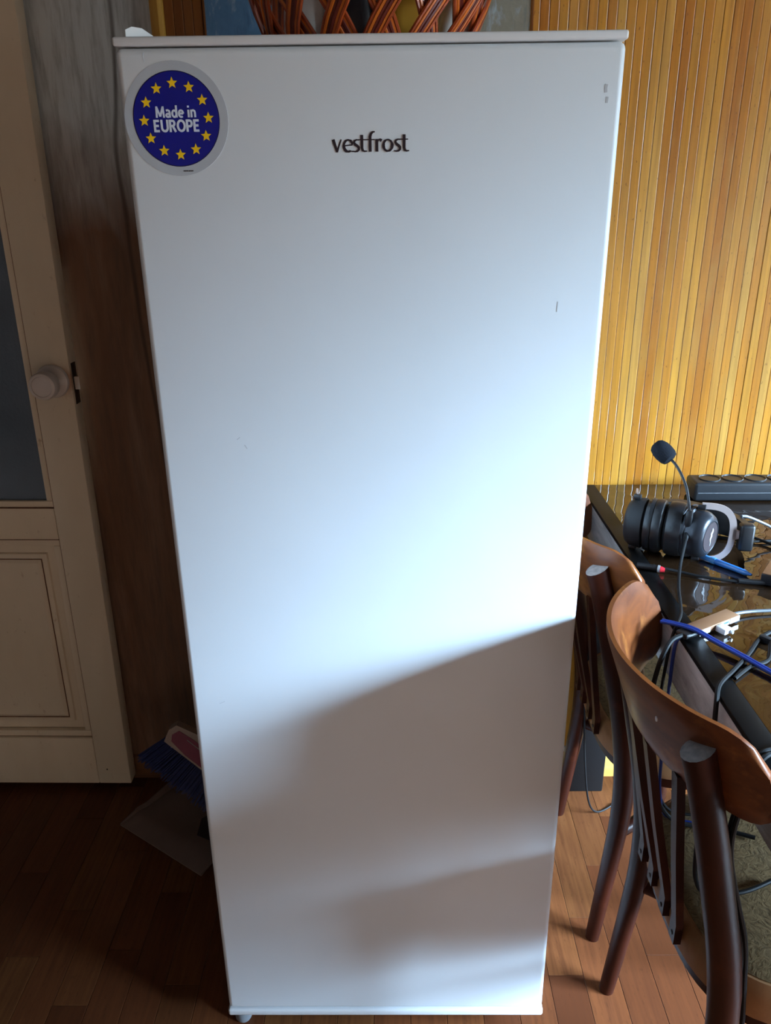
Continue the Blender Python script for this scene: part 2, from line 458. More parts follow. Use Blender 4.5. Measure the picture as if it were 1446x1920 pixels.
# textured pane in the bamboo wall above the refrigerator
w1 = sempty('window_1', (0, YW, 1.66))
ob('glass_pane', MB().box((-.3075, -.006, -.56), (.2745, -.003, .56)), M['pane'], w1)
ob('window_frame', MB().box((.2725, -.009, -.56), (.2755, -.002, .56)).box((-.3095, -.009, -.56), (-.3065, -.002, .56)).box((-.3075, -.010, .55), (.2745, -.002, .562)).box((-.3075, -.010, -.562), (.2745, -.002, -.55)), M['bamboo_dark'], w1)
# baseboards
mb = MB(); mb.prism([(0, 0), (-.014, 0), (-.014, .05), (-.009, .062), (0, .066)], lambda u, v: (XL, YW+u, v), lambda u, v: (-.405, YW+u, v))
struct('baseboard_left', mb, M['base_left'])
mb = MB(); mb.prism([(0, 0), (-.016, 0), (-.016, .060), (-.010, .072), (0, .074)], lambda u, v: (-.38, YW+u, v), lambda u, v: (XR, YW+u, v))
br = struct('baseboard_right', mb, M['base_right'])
ob('white_strip', MB().box((-.38, YW-.012, .0735), (XR, YW-.002, .0865), bev=.002), M['white_strip'], br)
# remaining room shell
struct('wall_left', MB().box((XL-.1, YN, 0), (XL, YW, ZC)), M['plaster'])
struct('wall_front', MB().box((XL-.1, YN-.1, 0), (XR+.1, YN, ZC)), M['plaster_light'])
struct('ceiling', MB().box((XL-.1, YN-.1, ZC), (XR+.3, YW+.12, ZC+.08)), M['ceiling'])
mb = MB(); T_ = .2
mb.box((XR, YN-.1, 0), (XR+T_, WY0, ZC)); mb.box((XR, WY1, 0), (XR+T_, YW+.12, ZC))
mb.box((XR, WY0, 0), (XR+T_, WY1, WZ0)); mb.box((XR, WY0, WZ1), (XR+T_, WY1, ZC))
struct('wall_right', mb, M['plaster'])
w2 = sempty('window_2', (WX+.1, (WY0+WY1)/2, WZ0))
hw = (WY1-WY0)/2; hh = WZ1-WZ0
mb = MB()
mb.box((-.03, -hw, 0), (.03, -hw+.05, hh)).box((-.03, hw-.05, 0), (.03, hw, hh)).box((-.03, -hw, 0), (.03, hw, .05)).box((-.03, -hw, hh-.05), (.03, hw, hh)).box((-.025, -.03, 0), (.025, .03, hh))
ob('window_frame', mb, M['window_white'], w2)
ob('window_sill', MB().box((-.28, -hw-.05, -.03), (-.03, hw+.05, 0), bev=.006), M['window_white'], w2)

# ================================================================ OPEN DOOR LEAF (left)
d1 = sempty('door_1', (-.638, .62, .018)); d1.rotation_euler = (0, .0095, 0)
def dbox(name, x0, x1, z0, z1, y0=0, y1=.038, m='door', bev=.002):
    return ob(name, MB().box((x0, y0, z0), (x1, y1, z1), bev=bev), M[m], d1)
DH = 2.02; DWD = .78
dbox('stile', -.079, 0, 0, DH); dbox('stile', -DWD, -DWD+.085, 0, DH)
dbox('rail', -DWD+.085, -.0795, 0, .136); dbox('rail', -DWD+.085, -.0795, .662, .735); dbox('rail', -DWD+.085, -.0795, DH-.1, DH)
ob('glass_pane', MB().box((-DWD+.08, .014, .735), (-.07, .019, DH-.1)), M['door_glass'], d1)
def bead(z0, z1, x0, x1, w, y0, y1):
    mb = MB()
    for (a, b, c, d) in ((x0, x1, z0, z0+w), (x0, x1, z1-w, z1), (x0, x0+w, z0+w, z1-w), (x1-w, x1, z0+w, z1-w)):
        mb.box((a, y0, c), (b, y1, d), bev=min(.0025, w*.3))
    return mb
ob('glazing_bead', bead(.736, DH-.101, -DWD+.086, -.0795, .0145, .004, .014), M['door'], d1)
ob('panel_moulding', bead(.137, .661, -DWD+.086, -.0795, .017, .006, .02), M['door'], d1)
ob('groove', MB().box((-DWD+.086, .0065, .1365), (-.078, .012, .1372)).box((-.0796, .001, .137), (-.0788, .01, .661)).box((-DWD+.086, .001, .6605), (-.0795, .01, .6615)).box((-.0796, .001, .736), (-.0788, .01, DH-.1)).box((-DWD+.086, .001, .7345), (-.079, .01, .736)), M['door_groove'], d1)
# fielded lower panel: sunk flat, sloped field, raised centre
mb = MB()
X0, X1, Z0, Z1 = -DWD+.1, -.0955, .153, .645
rings = [(0, .020), (.0225, .020), (.0245, .015), (.034, .0125), (.036, .0145), (.045, .0095)]
vs = []; fs = []
for k_, (ins, yy) in enumerate(rings):
    vs += [(X0+ins, yy, Z0+ins), (X1-ins, yy, Z0+ins), (X1-ins, yy, Z1-ins), (X0+ins, yy, Z1-ins)]
    if k_:
        b = (k_-1)*4
        fs += [(b+j, b+(j+1) % 4, b+4+(j+1) % 4, b+4+j) for j in range(4)]
fs.append(tuple(len(vs)-4+j for j in range(4))); mb.add(vs, fs)
mb.box((X0, .021, Z0), (X1, .03, Z1))
ob('panel', mb, M['door'], d1, smooth=0)
g = .0355
ob('panel_groove', bead(Z0+g, Z1-g, X0+g, X1-g, .0012, .0115, .015), M['door_groove'], d1, smooth=0)
# knob: rose, neck, flared barrel with a dished end
kn = ob('door_knob', MB().lathe([(.0, 0), (.033, 0), (.034, .003), (.032, .008), (.024, .011), (.018, .014), (.018, .020), (.024, .027), (.0275, .036), (.0275, .050), (.0255, .056), (.0205, .0575), (.0195, .0555), (.0, .0555)], 40, mat=Matrix.Rotation(PI/2, 4, 'X')), M['knob'], d1, (-.037, 0, 1.012), label='white porcelain door knob')
lp = ob('latch_plate', MB().box((-.0005, .008, .962), (.0012, .030, 1.046), bev=.0004), M['latch'], d1, label='dark metal latch plate')
ob('latch_bolt', MB().prism([(0, .0125), (.010, .0125), (.003, .0255), (0, .0255)], lambda u, v: (.001+u, v, .992), lambda u, v: (.001+u, v, 1.018)), M['bolt'], lp)
# small nail hole
mb = MB(); mb.lathe([(0, 0), (.002, 0), (.002, .0006), (0, .0006)], 10, mat=Matrix.Rotation(PI/2, 4, 'X')); ob('nail_hole', mb, M['dark_hole'], d1, (-.055, .0002, .043))

# ================================================================ REFRIGERATOR
fr = thing('refrigerator', (0, .27, 0), 'tall white single-door refrigerator with a round blue sticker and dark lettering', 'refrigerator')
def frp(name, mb, m, label=None, smooth=35, parent=None):
    o = ob(name, mb, m, parent or fr, smooth=smooth, label=label)
    if parent is None: o.location = (0, -.27, 0)
    return o
FW = .2725
frp('body', MB().box((-FW+.004, .058, .035), (FW-.004, .555, 1.512), bev=.004), M['fridge_side'])
dr = frp('door', MB().box((-FW+.001, 0, .060), (FW-.001, .050, 1.5165), bev=.0075, seg=4), M['fridge'])
frp('gasket', MB().box((-FW+.012, .048, .07), (FW-.012, .0595, 1.505)), M['groove'])
frp('top_panel', MB().box((-FW, .0, 1.5178), (FW, .056, 1.5268), bev=.0025, seg=3).box((-FW, .056, 1.511), (FW, .556, 1.5268), bev=.003), M['fridge_trim'])
frp('bottom_trim', MB().box((-FW-.0005, -.0025, .0445), (FW+.0005, .05, .0592), bev=.004, seg=3), M['fridge_trim'])
# hinge cover, wedge shape sloping right
mb = MB(); mb.prism([(-.262, 1.5265), (-.262, 1.536), (-.256, 1.5395), (-.247, 1.539), (-.228, 1.5268)], lambda u, v: (u, .018+.75*(u+.262), v), lambda u, v: (u, .105, v))
frp('hinge_cover', mb, M['fridge_trim'], label='white wedge-shaped hinge cover')
for sx in (-1, 1):
    for yy in (.03, .50):
        mb = MB().lathe([(0, 0), (.013, 0), (.015, .004), (.015, .022), (.010, .026), (.010, .045), (0, .045)], 20)
        f_ = ob('foot', mb, M['groove'], fr, (sx*.255, (yy if (sx < 0 or yy > .1) else .075)-.27, 0))
# brand lettering: drawn strokes, unit = x-height
U = .01262
def gl(mb, pts, w, ox=0):
    mb.stroke([((ox+p[0])*U, p[1]*U) for p in pts], [q*U for q in w] if isinstance(w, (list, tuple)) else w*U, 0, .0004+mb.lift); mb.lift += .00002
def arc(cx, cz, rx, rz, a0, a1, n=16): return [(cx+rx*math.cos(math.radians(a0+(a1-a0)*i/n)), cz+rz*math.sin(math.radians(a0+(a1-a0)*i/n))) for i in range(n+1)]
mb = MB()
gl(mb, [(.06, 1.0), (.22, .5), (.38, .0)], [.26, .24, .20]); gl(mb, [(.36, .0), (.56, .5), (.76, 1.0)], [.20, .13, .11])
gl(mb, arc(1.36, .49, .38, .46, -58, -300, 22)[::-1] , [.12]+[.15]*5+[.2]*5+[.24]*7+[.16]*5); gl(mb, [(1.02, .50), (1.72, .56)], .10); gl(mb, [(1.72, .56), (1.70, .72), (1.58, .90), (1.45, .955)], [.12, .2, .2, .1]); gl(mb, [(1.5, .08), (1.7, .05), (1.9, .05)], .09)
def ess(ox):
    gl(mb, [(.56, .93), (.34, .96), (.16, .88), (.12, .74), (.20, .60), (.40, .46), (.52, .34), (.52, .18), (.40, .06), (.20, .02), (.0, .06)], [.08, .12, .17, .2, .23, .24, .23, .2, .17, .12, .09], ox)
def tee(ox, l=-.35, r=.36):
    gl(mb, [(0, 1.34), (0, .9), (0, .3), (.06, .12), (.2, .04), (.44, .05)], [.25, .25, .24, .22, .14, .09], ox); gl(mb, [(l, .96), (r, .96)], .085, ox)
ess(1.76); tee(2.56, -.55, .4)
gl(mb, [(0, .0), (0, .8), (.0, 1.2), (.08, 1.42), (.24, 1.56), (.42, 1.58)], [.25, .25, .25, .22, .16, .10], 3.28); gl(mb, [(-.35, .96), (.40, .96)], .085, 3.28)
gl(mb, [(0, 0), (0, .5), (0, 1.0)], .25, 3.86); gl(mb, [(.02, .74), (.14, .92), (.28, .95), (.42, .86)], [.10, .14, .2, .26], 3.86)
gl(mb, arc(4.82, .49, .38, .45, 90, 450, 28), [.13]*3+[.18]*3+[.24]*4+[.18]*4+[.13]*2+[.18]*3+[.24]*4+[.18]*3+[.13]*3)
ess(5.36); tee(6.24, -.52, .34)
bl = ob('brand_lettering', mb, M['print_black'], dr, (-.0425, -.00005, 1.413), smooth=0, label='dark lettering reading vestfrost')
# round sticker
def disc(r, th, n=64): return MB().lathe([(0, 0), (r, 0), (r, th), (0, th)], n, mat=Matrix.Rotation(PI/2, 4, 'X'))
stk = ob('sticker', disc(.0565, .0004), M['silver_film'], dr, (-.2118, 0, 1.4475), smooth=30, label='round silver and blue sticker with ring of yellow stars')
ob('blue_disc', disc(.0472, .0006).add([], []), M['euro_rim'], stk, smooth=30)
ob('blue_disc', disc(.0463, .0007), M['euro_blue'], stk, smooth=30)
mb = MB(); pts = []
for k_ in range(10):
    r_ = .0060 if k_ % 2 == 0 else .0026; a = PI/2 + k_*PI/5; pts.append((r_*math.cos(a), r_*math.sin(a)))
mb.prism(pts, lambda u, v: (u, -.0009, v), lambda u, v: (u, -.0002, v)); star_me = mb.mesh('star', [M['star_yellow']], 0)
for k_ in range(12):
    a = PI/2 + k_*PI/6 + .03; link('star', star_me, stk, (.0352*math.cos(a), 0, .0352*math.sin(a)))
def word(letters, U_, z0, w, width):
    # letters: list of (advance, [strokes]); strokes in units where the x or cap height is 1
    mb = MB(); tot = sum(a for a, _ in letters); kx = width/(tot*U_); x_ = -tot*U_*kx/2
    for adv, strokes in letters:
        for st in strokes:
            mb.stroke([(x_+p[0]*U_*kx, z0+p[1]*U_) for p in st], w*U_, -.0007, .0003+mb.lift); mb.lift += .00002
        x_ += adv*U_*kx
    return mb
def ell(cx, cz, rx, rz, a0, a1, n=14): return arc(cx, cz, rx, rz, a0, a1, n)
CAPS = {'E': (.74, [[(.12, 0), (.12, 1)], [(.12, .91), (.62, .91)], [(.12, .51), (.56, .51)], [(.12, .09), (.62, .09)]]),
        'U': (.92, [[(.13, 1), (.13, .38)]+ell(.44, .36, .31, .28, 180, 360)+[(.75, .38), (.75, 1)]]),
        'R': (.82, [[(.12, 0), (.12, 1)], [(.12, .91), (.36, .91)]+ell(.38, .70, .20, .21, 90, -90)+[(.12, .49)], [(.38, .48), (.68, 0)]]),
        'O': (1.0, [ell(.48, .5, .37, .42, 90, 452, 26)]),
        'P': (.78, [[(.12, 0), (.12, 1)], [(.12, .91), (.38, .91)]+ell(.40, .68, .21, .23, 90, -90)+[(.12, .45)]])}
XH = 1/1.42
LOW = {'M': (1.22, [[(.16, 0), (.20, 1.0)], [(.20, .98), (.58, .10)], [(.58, .10), (.96, .98)], [(.96, 1.0), (1.02, 0)]]),
       'a': (.72, [[(.10, .62), (.3, .66), (.46, .60), (.52, .44), (.52, 0)], ell(.30, .20, .21, .14, 20, 380, 16)]),
       'd': (.78, [[(.60, 0), (.60, 1.08)], ell(.34, .34, .24, .29, 20, 380, 18)]),
       'e': (.74, [ell(.36, .34, .26, .29, 0, 310, 20), [(.12, .35), (.63, .35)]]),
       'i': (.36, [[(.18, 0), (.18, .68)], [(.18, .86), (.18, 1.04)]]),
       'n': (.76, [[(.15, 0), (.15, .68)], [(.15, .46), (.24, .60), (.40, .63), (.54, .56), (.58, .40), (.58, 0)]]),
       ' ': (.34, [])}
ob('lettering', word([LOW[c_] for c_ in 'Made in'], .0110, .0018, .185, .0450), M['print_white'], stk, smooth=0, label='white words Made in')
ob('lettering', word([CAPS[c_] for c_ in 'EUROPE'], .0122, -.0124, .19, .0510), M['print_white'], stk, smooth=0, label='white word EUROPE')
mb = MB()
for k_ in range(6): mb.box((-.0035+k_*.0019+.006, -.0007, -.0522), (-.0035+k_*.0019+.0073, -.0003, -.0510))
ob('fine_print', mb, M['print_black'], stk, smooth=0)
# small scuffs and marks on the door
for pts, w_ in (([(.253, 1.468), (.2525, 1.472), (.253, 1.476)], .003), ([(.2545, 1.458), (.255, 1.464)], .0026), ([(-.2405, 1.503), (-.2415, 1.508), (-.240, 1.512)], .0009),
                ([(-.175, 1.085), (-.171, 1.088)], .0010), ([(-.166, 1.078), (-.163, 1.073)], .0012), ([(.216, 1.238), (.2165, 1.250)], .0010), ([(-.232, .690), (-.224, .694)], .0009)):
    ob('scuff_mark', MB().stroke(pts, w_, .0001, .0003), M['scuff'], dr, smooth=0)

# ================================================================ WICKER BASKET on the refrigerator
bz = 1.5268; BY = .345
bk = thing('wicker_basket', (-.006, BY, bz), 'orange and maroon open woven wicker basket on top of the refrigerator', 'basket')
def bell(t): return .118 + .075*math.sin(min(1, t)*PI/2)**.8     # radius over height 0..1
BH = .26
ob('base', MB().lathe([(0, 0), (.118, 0), (.120, .004), (.118, .008), (0, .008)], 40, sy=.8), M['wicker_d'], bk)
def band(a0, a1, rad_off=0.0):
    # one woven band = five parallel canes, alternating colours, running from base angle a0 to rim angle a1
    mb = MB(); cols = [2, 0, 1, 1, 0, 2]
    for c in range(6):
        da = (c-2.5)*.030; P = []
        for i in range(11):
            t = i/10; a = a0+(a1-a0)*t+da; r = bell(t)+rad_off+.0012*(c % 2)
            P.append((r*math.cos(a), .8*r*math.sin(a), .004+BH*t))
        mb.tube(P, .0028, 6, cols[c])
    return mb
WM = [M['wicker_o'], M['wicker_d'], M['wicker_m']]
for k_ in range(15):
    a = 2*PI*k_/15+.1
    ob('woven_band', band(a-.10, a+.95, .004), WM, bk); ob('woven_band', band(a+.36, a-.62, -.004), WM, bk)
mb = MB()
P = [(bell(1)*math.cos(2*PI*i/48), .8*bell(1)*math.sin(2*PI*i/48), BH+.004) for i in range(49)]
mb.tube(P, .009, 10); ob('rim', mb, M['wicker_m'], bk)
def packet(name, loc, size, rot, m, label, cat='packet', lab=None):
    sx, sy, sz = size; bm = bmesh.new(); bmesh.ops.create_cube(bm, size=1)
    bmesh.ops.subdivide_edges(bm, edges=bm.edges[:], cuts=5, use_grid_fill=True)
    for v in bm.verts:
        k2 = 1-max(abs(v.co.x)*2, abs(v.co.z)*2)**4
        v.co.y *= .25+.75*k2; v.co += Vector((random.uniform(-.012, .012), random.uniform(-.03, .03), random.uniform(-.012, .012)))
        v.co = Vector((v.co.x*sx, v.co.y*sy, v.co.z*sz))
    o = ob(name, MB().bm(bm), M[m], None, loc, rot, 60); tag(o, label, cat)
    if lab:
        ob('label_print', MB().box((-sx*.3, -sy*.42, -sz*.3), (sx*.3, -sy*.36, sz*.1)), M[lab], o)
    return o
pz = bz+.012
packet('food_packet', (.052, BY-.045, pz+.075), (.075, .035, .14), (0, .05, .08), 'packet_y', 'mustard yellow packet seen through right half of wicker basket')
packet('food_packet', (-.03, BY-.04, pz+.065), (.06, .03, .12), (0, -.12, .05), 'packet_k', 'black packet with pale print inside middle of wicker basket', lab='label_line')
packet('paper_bag', (-.095, BY-.01, pz+.09), (.06, .05, .15), (0, .1, -.2), 'paper', 'white crumpled paper bag at left inside wicker basket', 'bag')
packet('paper_bag', (.118, BY-.005, pz+.10), (.05, .05, .15), (0, .15, .5), 'paper', 'white crumpled paper bag at right end inside wicker basket', 'bag')

# ================================================================ TABLE
TX0, TX1, TY0, TY1, TZ = .427, 1.24, -.92, .664, .783
tb = thing('dining_table', (TX0, TY1, 0), 'dark reflective glass table with black border and grey apron against bamboo wall', 'table')
def tbp(name, mb, m, label=None, smooth=35): 
    o = ob(name, mb, m, tb, (-TX0, -TY1, 0), smooth=smooth, label=label); return o
BW = .030
tbp('glass_top', MB().box((TX0+BW, TY0+BW, TZ-.008), (TX1-BW, TY1-.002, TZ)), M['table_glass'], 'dark glass with rippled reflection', 0)
tbp('border', MB().box((TX0, TY0, TZ-.008), (TX0+BW, TY1, TZ+.0003), bev=.0015), M['table_band'], 'black edge band')
tbp('border', MB().box((TX1-BW, TY0, TZ-.008), (TX1, TY1, TZ+.0003), bev=.0015), M['table_band'])
tbp('border', MB().box((TX0+BW, TY0, TZ-.008), (TX1-BW, TY0+BW, TZ+.0003), bev=.0015), M['table_band'])
tbp('apron', MB().box((TX0+.001, TY0+.03, TZ-.082), (TX0+.02, TY1-.02, TZ-.0085)), M['apron'], 'grey marbled side apron')
tbp('apron', MB().box((TX1-.02, TY0+.03, TZ-.082), (TX1-.001, TY1-.02, TZ-.0085)), M['apron'])
tbp('apron', MB().box((TX0+.02, TY0+.03, TZ-.082), (TX1-.02, TY0+.05, TZ-.0085)), M['apron'])
for (xa, xb) in ((TX0+.021, TX0+.103), (TX1-.103, TX1-.021)):
    for (ya, yb) in ((TY1-.06, TY1-.021), (TY0+.051, TY0+.09)):
        mb = MB(); mb.box((xa, ya, 0), (xb, yb, TZ-.0085), bev=.004)
        tbp('leg', mb, M['table_black'])

# ================================================================ CHAIRS (bentwood, seen from behind)
def prof(t):  # x offset of rear post at height z
    Z = [0, .12, .26, .34, .42, .50, .56, .65, .72, .802]; X = [-.002, .010, .024, .028, .024, .012, .0, -.021, -.036, -.058]
    for i in range(len(Z)-1):
        if t <= Z[i+1]:
            u = (t-Z[i])/(Z[i+1]-Z[i]); return X[i]+(X[i+1]-X[i])*u
    return X[-1]
SEAT = .452
def make_chair(loc, label):
    c = thing('bentwood_chair', loc, label, 'chair', 'wooden chairs pushed in at the table')
    for s in (-1, 1):
        mb = MB(); P = []; R = []
        for i in range(25):
            z = .802*i/24; yy = s*(.171-.014*z/.8)
            P.append((prof(z), yy, z)); R.append(.0132+.0075*min(1, z/.45)-.0022*max(0, (z-.45)/.35))
        P2 = smoothpts(P[::3], 3)
        RR = [R[min(24, round(i*24/(len(P2)-1)))] for i in range(len(P2))]
        mb.tube(P2, RR, 16, 0, up=(1, 0, 0))
        n = 16; base = len(mb.v)-n                                     # oblique cut: rises toward the rail
        cx, cy, cz = P2[-1]
        for j in range(n):
            v = mb.v[base+j]; mb.v[base+j] = (v[0], v[1], cz+(v[0]-cx)*.55)
        mb.mi[-1] = 1
        p = ob('rear_leg', mb, [M['chair_wood'], M['end_grain']], c)
        mb = MB().lathe([(0, 0), (.0042, 0), (.0042, .002), (0, .002)], 12, mat=Matrix.Rotation(-PI/2, 4, 'Y'))
        ob('screw', mb, M['dark_hole'], p, (prof(.735)-.0168, s*.158, .735))
        mb = MB(); mb.tube([(.352+.02, s*.172, 0), (.348, s*.165, .25), (.345, s*.16, SEAT-.05)], [.0135, .017, .0185], 14, up=(1, 0, 0))
        ob('front_leg', mb, M['chair_wood'], c)
    # curved top rail
    R_ = .25; H = .126; ztop = .842; th = .013; n = 40; m = 10; phm = math.radians(54)
    vs = []; fs = []
    for side in (0, 1):
        for i in range(n+1):
            ph = -phm+2*phm*i/n; r = R_ - (th if side else 0)
            d = (phm-abs(ph))*R_; cr = .048
            k2 = 0 if d >= cr else cr*(1-math.sqrt(max(0, 1-((cr-d)/cr)**2)))
            zt, zb = ztop-k2*.85, ztop-H+k2*.95
            if zt < zb: zt = zb = (zt+zb)/2
            for j in range(m+1):
                z = zb+(zt-zb)*j/m; lean = -(z-.842)*.35-.0136
                edge = .0035*(1 if j in (0, m) else 0)*(1 if side == 0 else -1)
                vs.append((-.104+R_-(r-edge)*math.cos(ph)+lean, (r-edge)*math.sin(ph), z))
    W_ = (n+1)*(m+1); q = lambda s_, i, j: s_*W_+i*(m+1)+j
    for s_ in (0, 1):
        for i in range(n):
            for j in range(m): fs.append((q(s_, i, j), q(s_, i+1, j), q(s_, i+1, j+1), q(s_, i, j+1)))
    for i in range(n):
        fs.append((q(0, i, m), q(0, i+1, m), q(1, i+1, m), q(1, i, m))); fs.append((q(0, i, 0), q(0, i+1, 0), q(1, i+1, 0), q(1, i, 0)))
    for j in range(m):
        fs.append((q(0, 0, j), q(0, 0, j+1), q(1, 0, j+1), q(1, 0, j))); fs.append((q(0, n, j), q(0, n, j+1), q(1, n, j+1), q(1, n, j)))
    tr = ob('top_rail', MB().add(vs, fs), M['rail_wood'], c, smooth=40)
    for yy in (-.1, .1):
        mb = MB().lathe([(0, 0), (.0032, 0), (.0032, .0012), (0, .0012)], 10, mat=Matrix.Rotation(-PI/2, 4, 'Y'))
        ob('screw', mb, M['alu'], tr, (-.104+R_-math.sqrt(R_*R_-yy*yy)-.0016, yy, .80))
    # four slats between rail and seat frame
    for yt, yb in ((-.098, -.072), (-.036, -.026), (.036, .026), (.098, .072)):
        xt = -.104+R_-math.sqrt(R_**2-yt*yt)+.0065-(.722-.842)*.35-.0136
        P = [Vector((xt, yt, .722)), Vector((xt+(-.0085-xt)*.5, (yt+yb)/2-.000, .58)), Vector((-.0085, yb, .452)), Vector((-.0085, yb, .418))]
        w = .0098; t2 = .0052; vs = []; fs = []
        for pnt in P: vs += [(pnt.x-t2, pnt.y-w, pnt.z), (pnt.x+t2, pnt.y-w, pnt.z), (pnt.x+t2, pnt.y+w, pnt.z), (pnt.x-t2, pnt.y+w, pnt.z)]
        for i in range(len(P)-1):
            b = i*4; fs += [(b+j, b+(j+1) % 4, b+4+(j+1) % 4, b+4+j) for j in range(4)]
        fs += [(3, 2, 1, 0), tuple(len(vs)-4+j for j in range(4))]
        sl = ob('slat', MB().add(vs, fs), M['chair_wood'], c, smooth=30)
        mb = MB().lathe([(0, 0), (.0032, 0), (.0032, .001), (0, .001)], 10, mat=Matrix.Rotation(-PI/2, 4, 'Y'))
        ob('screw', mb, M['dark_hole'], sl, (-.0138, yb, .430))
    # seat: superellipse outline, rear flattened
    def outline(k, off=0):
        out = []
        for i in range(56):
            a = 2*PI*i/56; ca, sa = math.cos(a), math.sin(a); e_ = 2/3.0
            out.append((.183+(.186*k+off)*math.copysign(abs(ca)**e_, ca), (.192*k+off)*math.copysign(abs(sa)**e_, sa)))
        return out
    def shell(layers, top=True):
        vs = []; fs = []; n_ = 56
        for z, k, off in layers: vs += [(x_, y_, z) for x_, y_ in outline(k, off)]
        for i in range(len(layers)-1):
            for j in range(n_): fs.append((i*n_+j, i*n_+(j+1) % n_, (i+1)*n_+(j+1) % n_, (i+1)*n_+j))
        fs.append(tuple(range(n_-1, -1, -1))); fs.append(tuple((len(layers)-1)*n_+j for j in range(n_)))
        return MB().add(vs, fs)
    ob('seat_frame', shell([(SEAT-.080, .95, 0), (SEAT-.077, .965, 0), (SEAT-.056, .965, 0), (SEAT-.054, .95, 0)]), M['chair_wood'], c)
    ob('seat_band', shell([(SEAT-.056, .985, .0), (SEAT-.053, .998, .001), (SEAT-.022, 1.0, .002), (SEAT-.010, .99, 0), (SEAT-.002, .95, 0)]), M['tan_side'], c)
    mb = shell([(SEAT-.010, .93, .0), (SEAT-.001, .93, 0), (SEAT+.003, .88, 0), (SEAT+.007, .74, 0), (SEAT+.009, .4, 0), (SEAT+.0095, .1, 0)])
    ob('seat_cushion', mb, M['khaki'], c, smooth=50)
    # bow stretcher between the rear legs
    P = smoothpts([(.028, -.166, .262), (.06, -.145, .262), (.125, -.085, .262), (.15, 0, .262), (.125, .085, .262), (.06, .145, .262), (.028, .166, .262)], 6)
    ob('stretcher', MB().tube(P, .0115, 12), M['chair_wood'], c)
    return c
make_chair((.410, .364, 0), 'worn brown bentwood chair farther back, its rail partly hidden by the refrigerator')
make_chair((.410, -.090, 0), 'worn brown bentwood chair nearest the camera with full curved top rail in view')

# ================================================================ HEADSET on the table
hz = TZ+.0495
hs = thing('gaming_headset', (.494, .305, TZ), 'black headset with rosy metal yokes and boom microphone lying on glass table', 'headset', rz=-.50)
RX = Matrix.Translation((0, 0, .0495)) @ Matrix.Diagonal((.84, 1, 1, 1)) @ Matrix.Rotation(PI/2, 4, 'Y')     # lathe axis -> local +X
RS = Matrix.Translation((.040, 0, 0)) @ Matrix.Rotation(-.34, 4, 'Z') @ Matrix.Translation((-.040, 0, 0)) @ RX   # right shell, swivelled in its yoke
def hlathe(name, prof_, m, sy=.9, label=None, par=None, mx=None): return ob(name, MB().lathe(prof_, 40, mat=mx or RX, sy=sy), M[m], par or hs, label=label)
hlathe('ear_cup', [(0, -.084), (.026, -.084), (.036, -.080), (.0425, -.070), (.0445, -.055), (.0445, -.047), (.040, -.044), (0, -.044)], 'black_matte')
hlathe('ear_cushion', [(0, -.045), (.038, -.045), (.0455, -.041), (.0478, -.034), (.0462, -.0275), (.0450, -.0265), (.0465, -.0255), (.0478, -.018), (.0462, -.010), (.040, -.005), (0, -.005)], 'leatherette')
hlathe('ear_cushion', [(0, -.003), (.040, -.003), (.0462, .002), (.0478, .010), (.0478, .022), (.0462, .030), (.039, .034), (0, .034)], 'leatherette')
rc = hlathe('ear_cup', [(0, .033), (.0405, .033), (.0465, .036), (.0470, .041), (.0440, .0425), (.0440, .0445), (.0462, .046), (.0450, .051), (.0415, .053), (.0415, .066), (.0405, .072), (.036, .082), (.030, .087), (.0275, .0872), (.0265, .0862), (0, .0862)], 'gunmetal', label='gunmetal right ear cup', mx=RS)
hlathe('cap_disc', [(0, .0860), (.0262, .0860), (.0255, .0873), (0, .0873)], 'brown_disc', par=rc, label='brown disc with pale emblem', mx=RS)
# small pale swoosh emblem on the disc (an abstract feather-like mark)
ew = [(0, -.016), (.001, -.010), (-.001, -.004), (.002, .001), (.001, .006), (.004, .011), (.003, .016)]
mb = MB(); mb.stroke(ew, [.0006, .0014, .0040, .0054, .0046, .0030, .0008]); mb.stroke([(.003, .004), (.0055, .009), (.006, .013)], [.0008, .0022, .0006])
o = ob('emblem', mb, M['emblem'], rc, (RS @ Vector((0, 0, .0876))), (0, 0, PI/2-.34), smooth=0)
# yokes: flat bent metal bows, from pivot to pivot
def yoke(x0, ax, ay, zr=.049):
    mb = MB(); n = 28; P = []
    for i in range(n+1):
        a = -PI/2+PI*i/n; k2 = abs(math.cos(a))**.6
        P.append(Vector((x0+ax*k2, ay*k2, .0495+zr*math.copysign(abs(math.sin(a))**.75, math.sin(a)))))
    d = Vector((-ay, ax, 0)).normalized(); vs = []; fs = []
    for i, p in enumerate(P):
        t = (P[min(i+1, n)]-P[max(i-1, 0)]).normalized(); nn = t.cross(d).normalized()
        wd_ = .0055; t2 = .0013
        vs += [p-d*t2-nn*wd_, p+d*t2-nn*wd_, p+d*t2+nn*wd_, p-d*t2+nn*wd_]
    for i in range(n):
        b = i*4; fs += [(b+j, b+(j+1) % 4, b+4+(j+1) % 4, b+4+j) for j in range(4)]
    fs += [(3, 2, 1, 0), tuple(len(vs)-4+j for j in range(4))]
    q = Vector((x0+ax, ay, .0495)); u_ = Vector((ax, ay, 0)).normalized()
    c4 = [q+u_*.000-Vector((0, 0, .010)), q+u_*.012-Vector((0, 0, .007)), q+u_*.012+Vector((0, 0, .007)), q+Vector((0, 0, .010))]
    o_ = len(vs); vs += [p-d*t2 for p in c4]+[p+d*t2 for p in c4]
    fs += [(o_, o_+1, o_+2, o_+3), (o_+7, o_+6, o_+5, o_+4)]+[(o_+j, o_+4+j, o_+4+(j+1) % 4, o_+(j+1) % 4) for j in range(4)]
    return MB().add(vs, fs)
yr = ob('yoke', yoke(.050, .052, .018), M['rose_metal'], hs, label='rosy metal yoke')
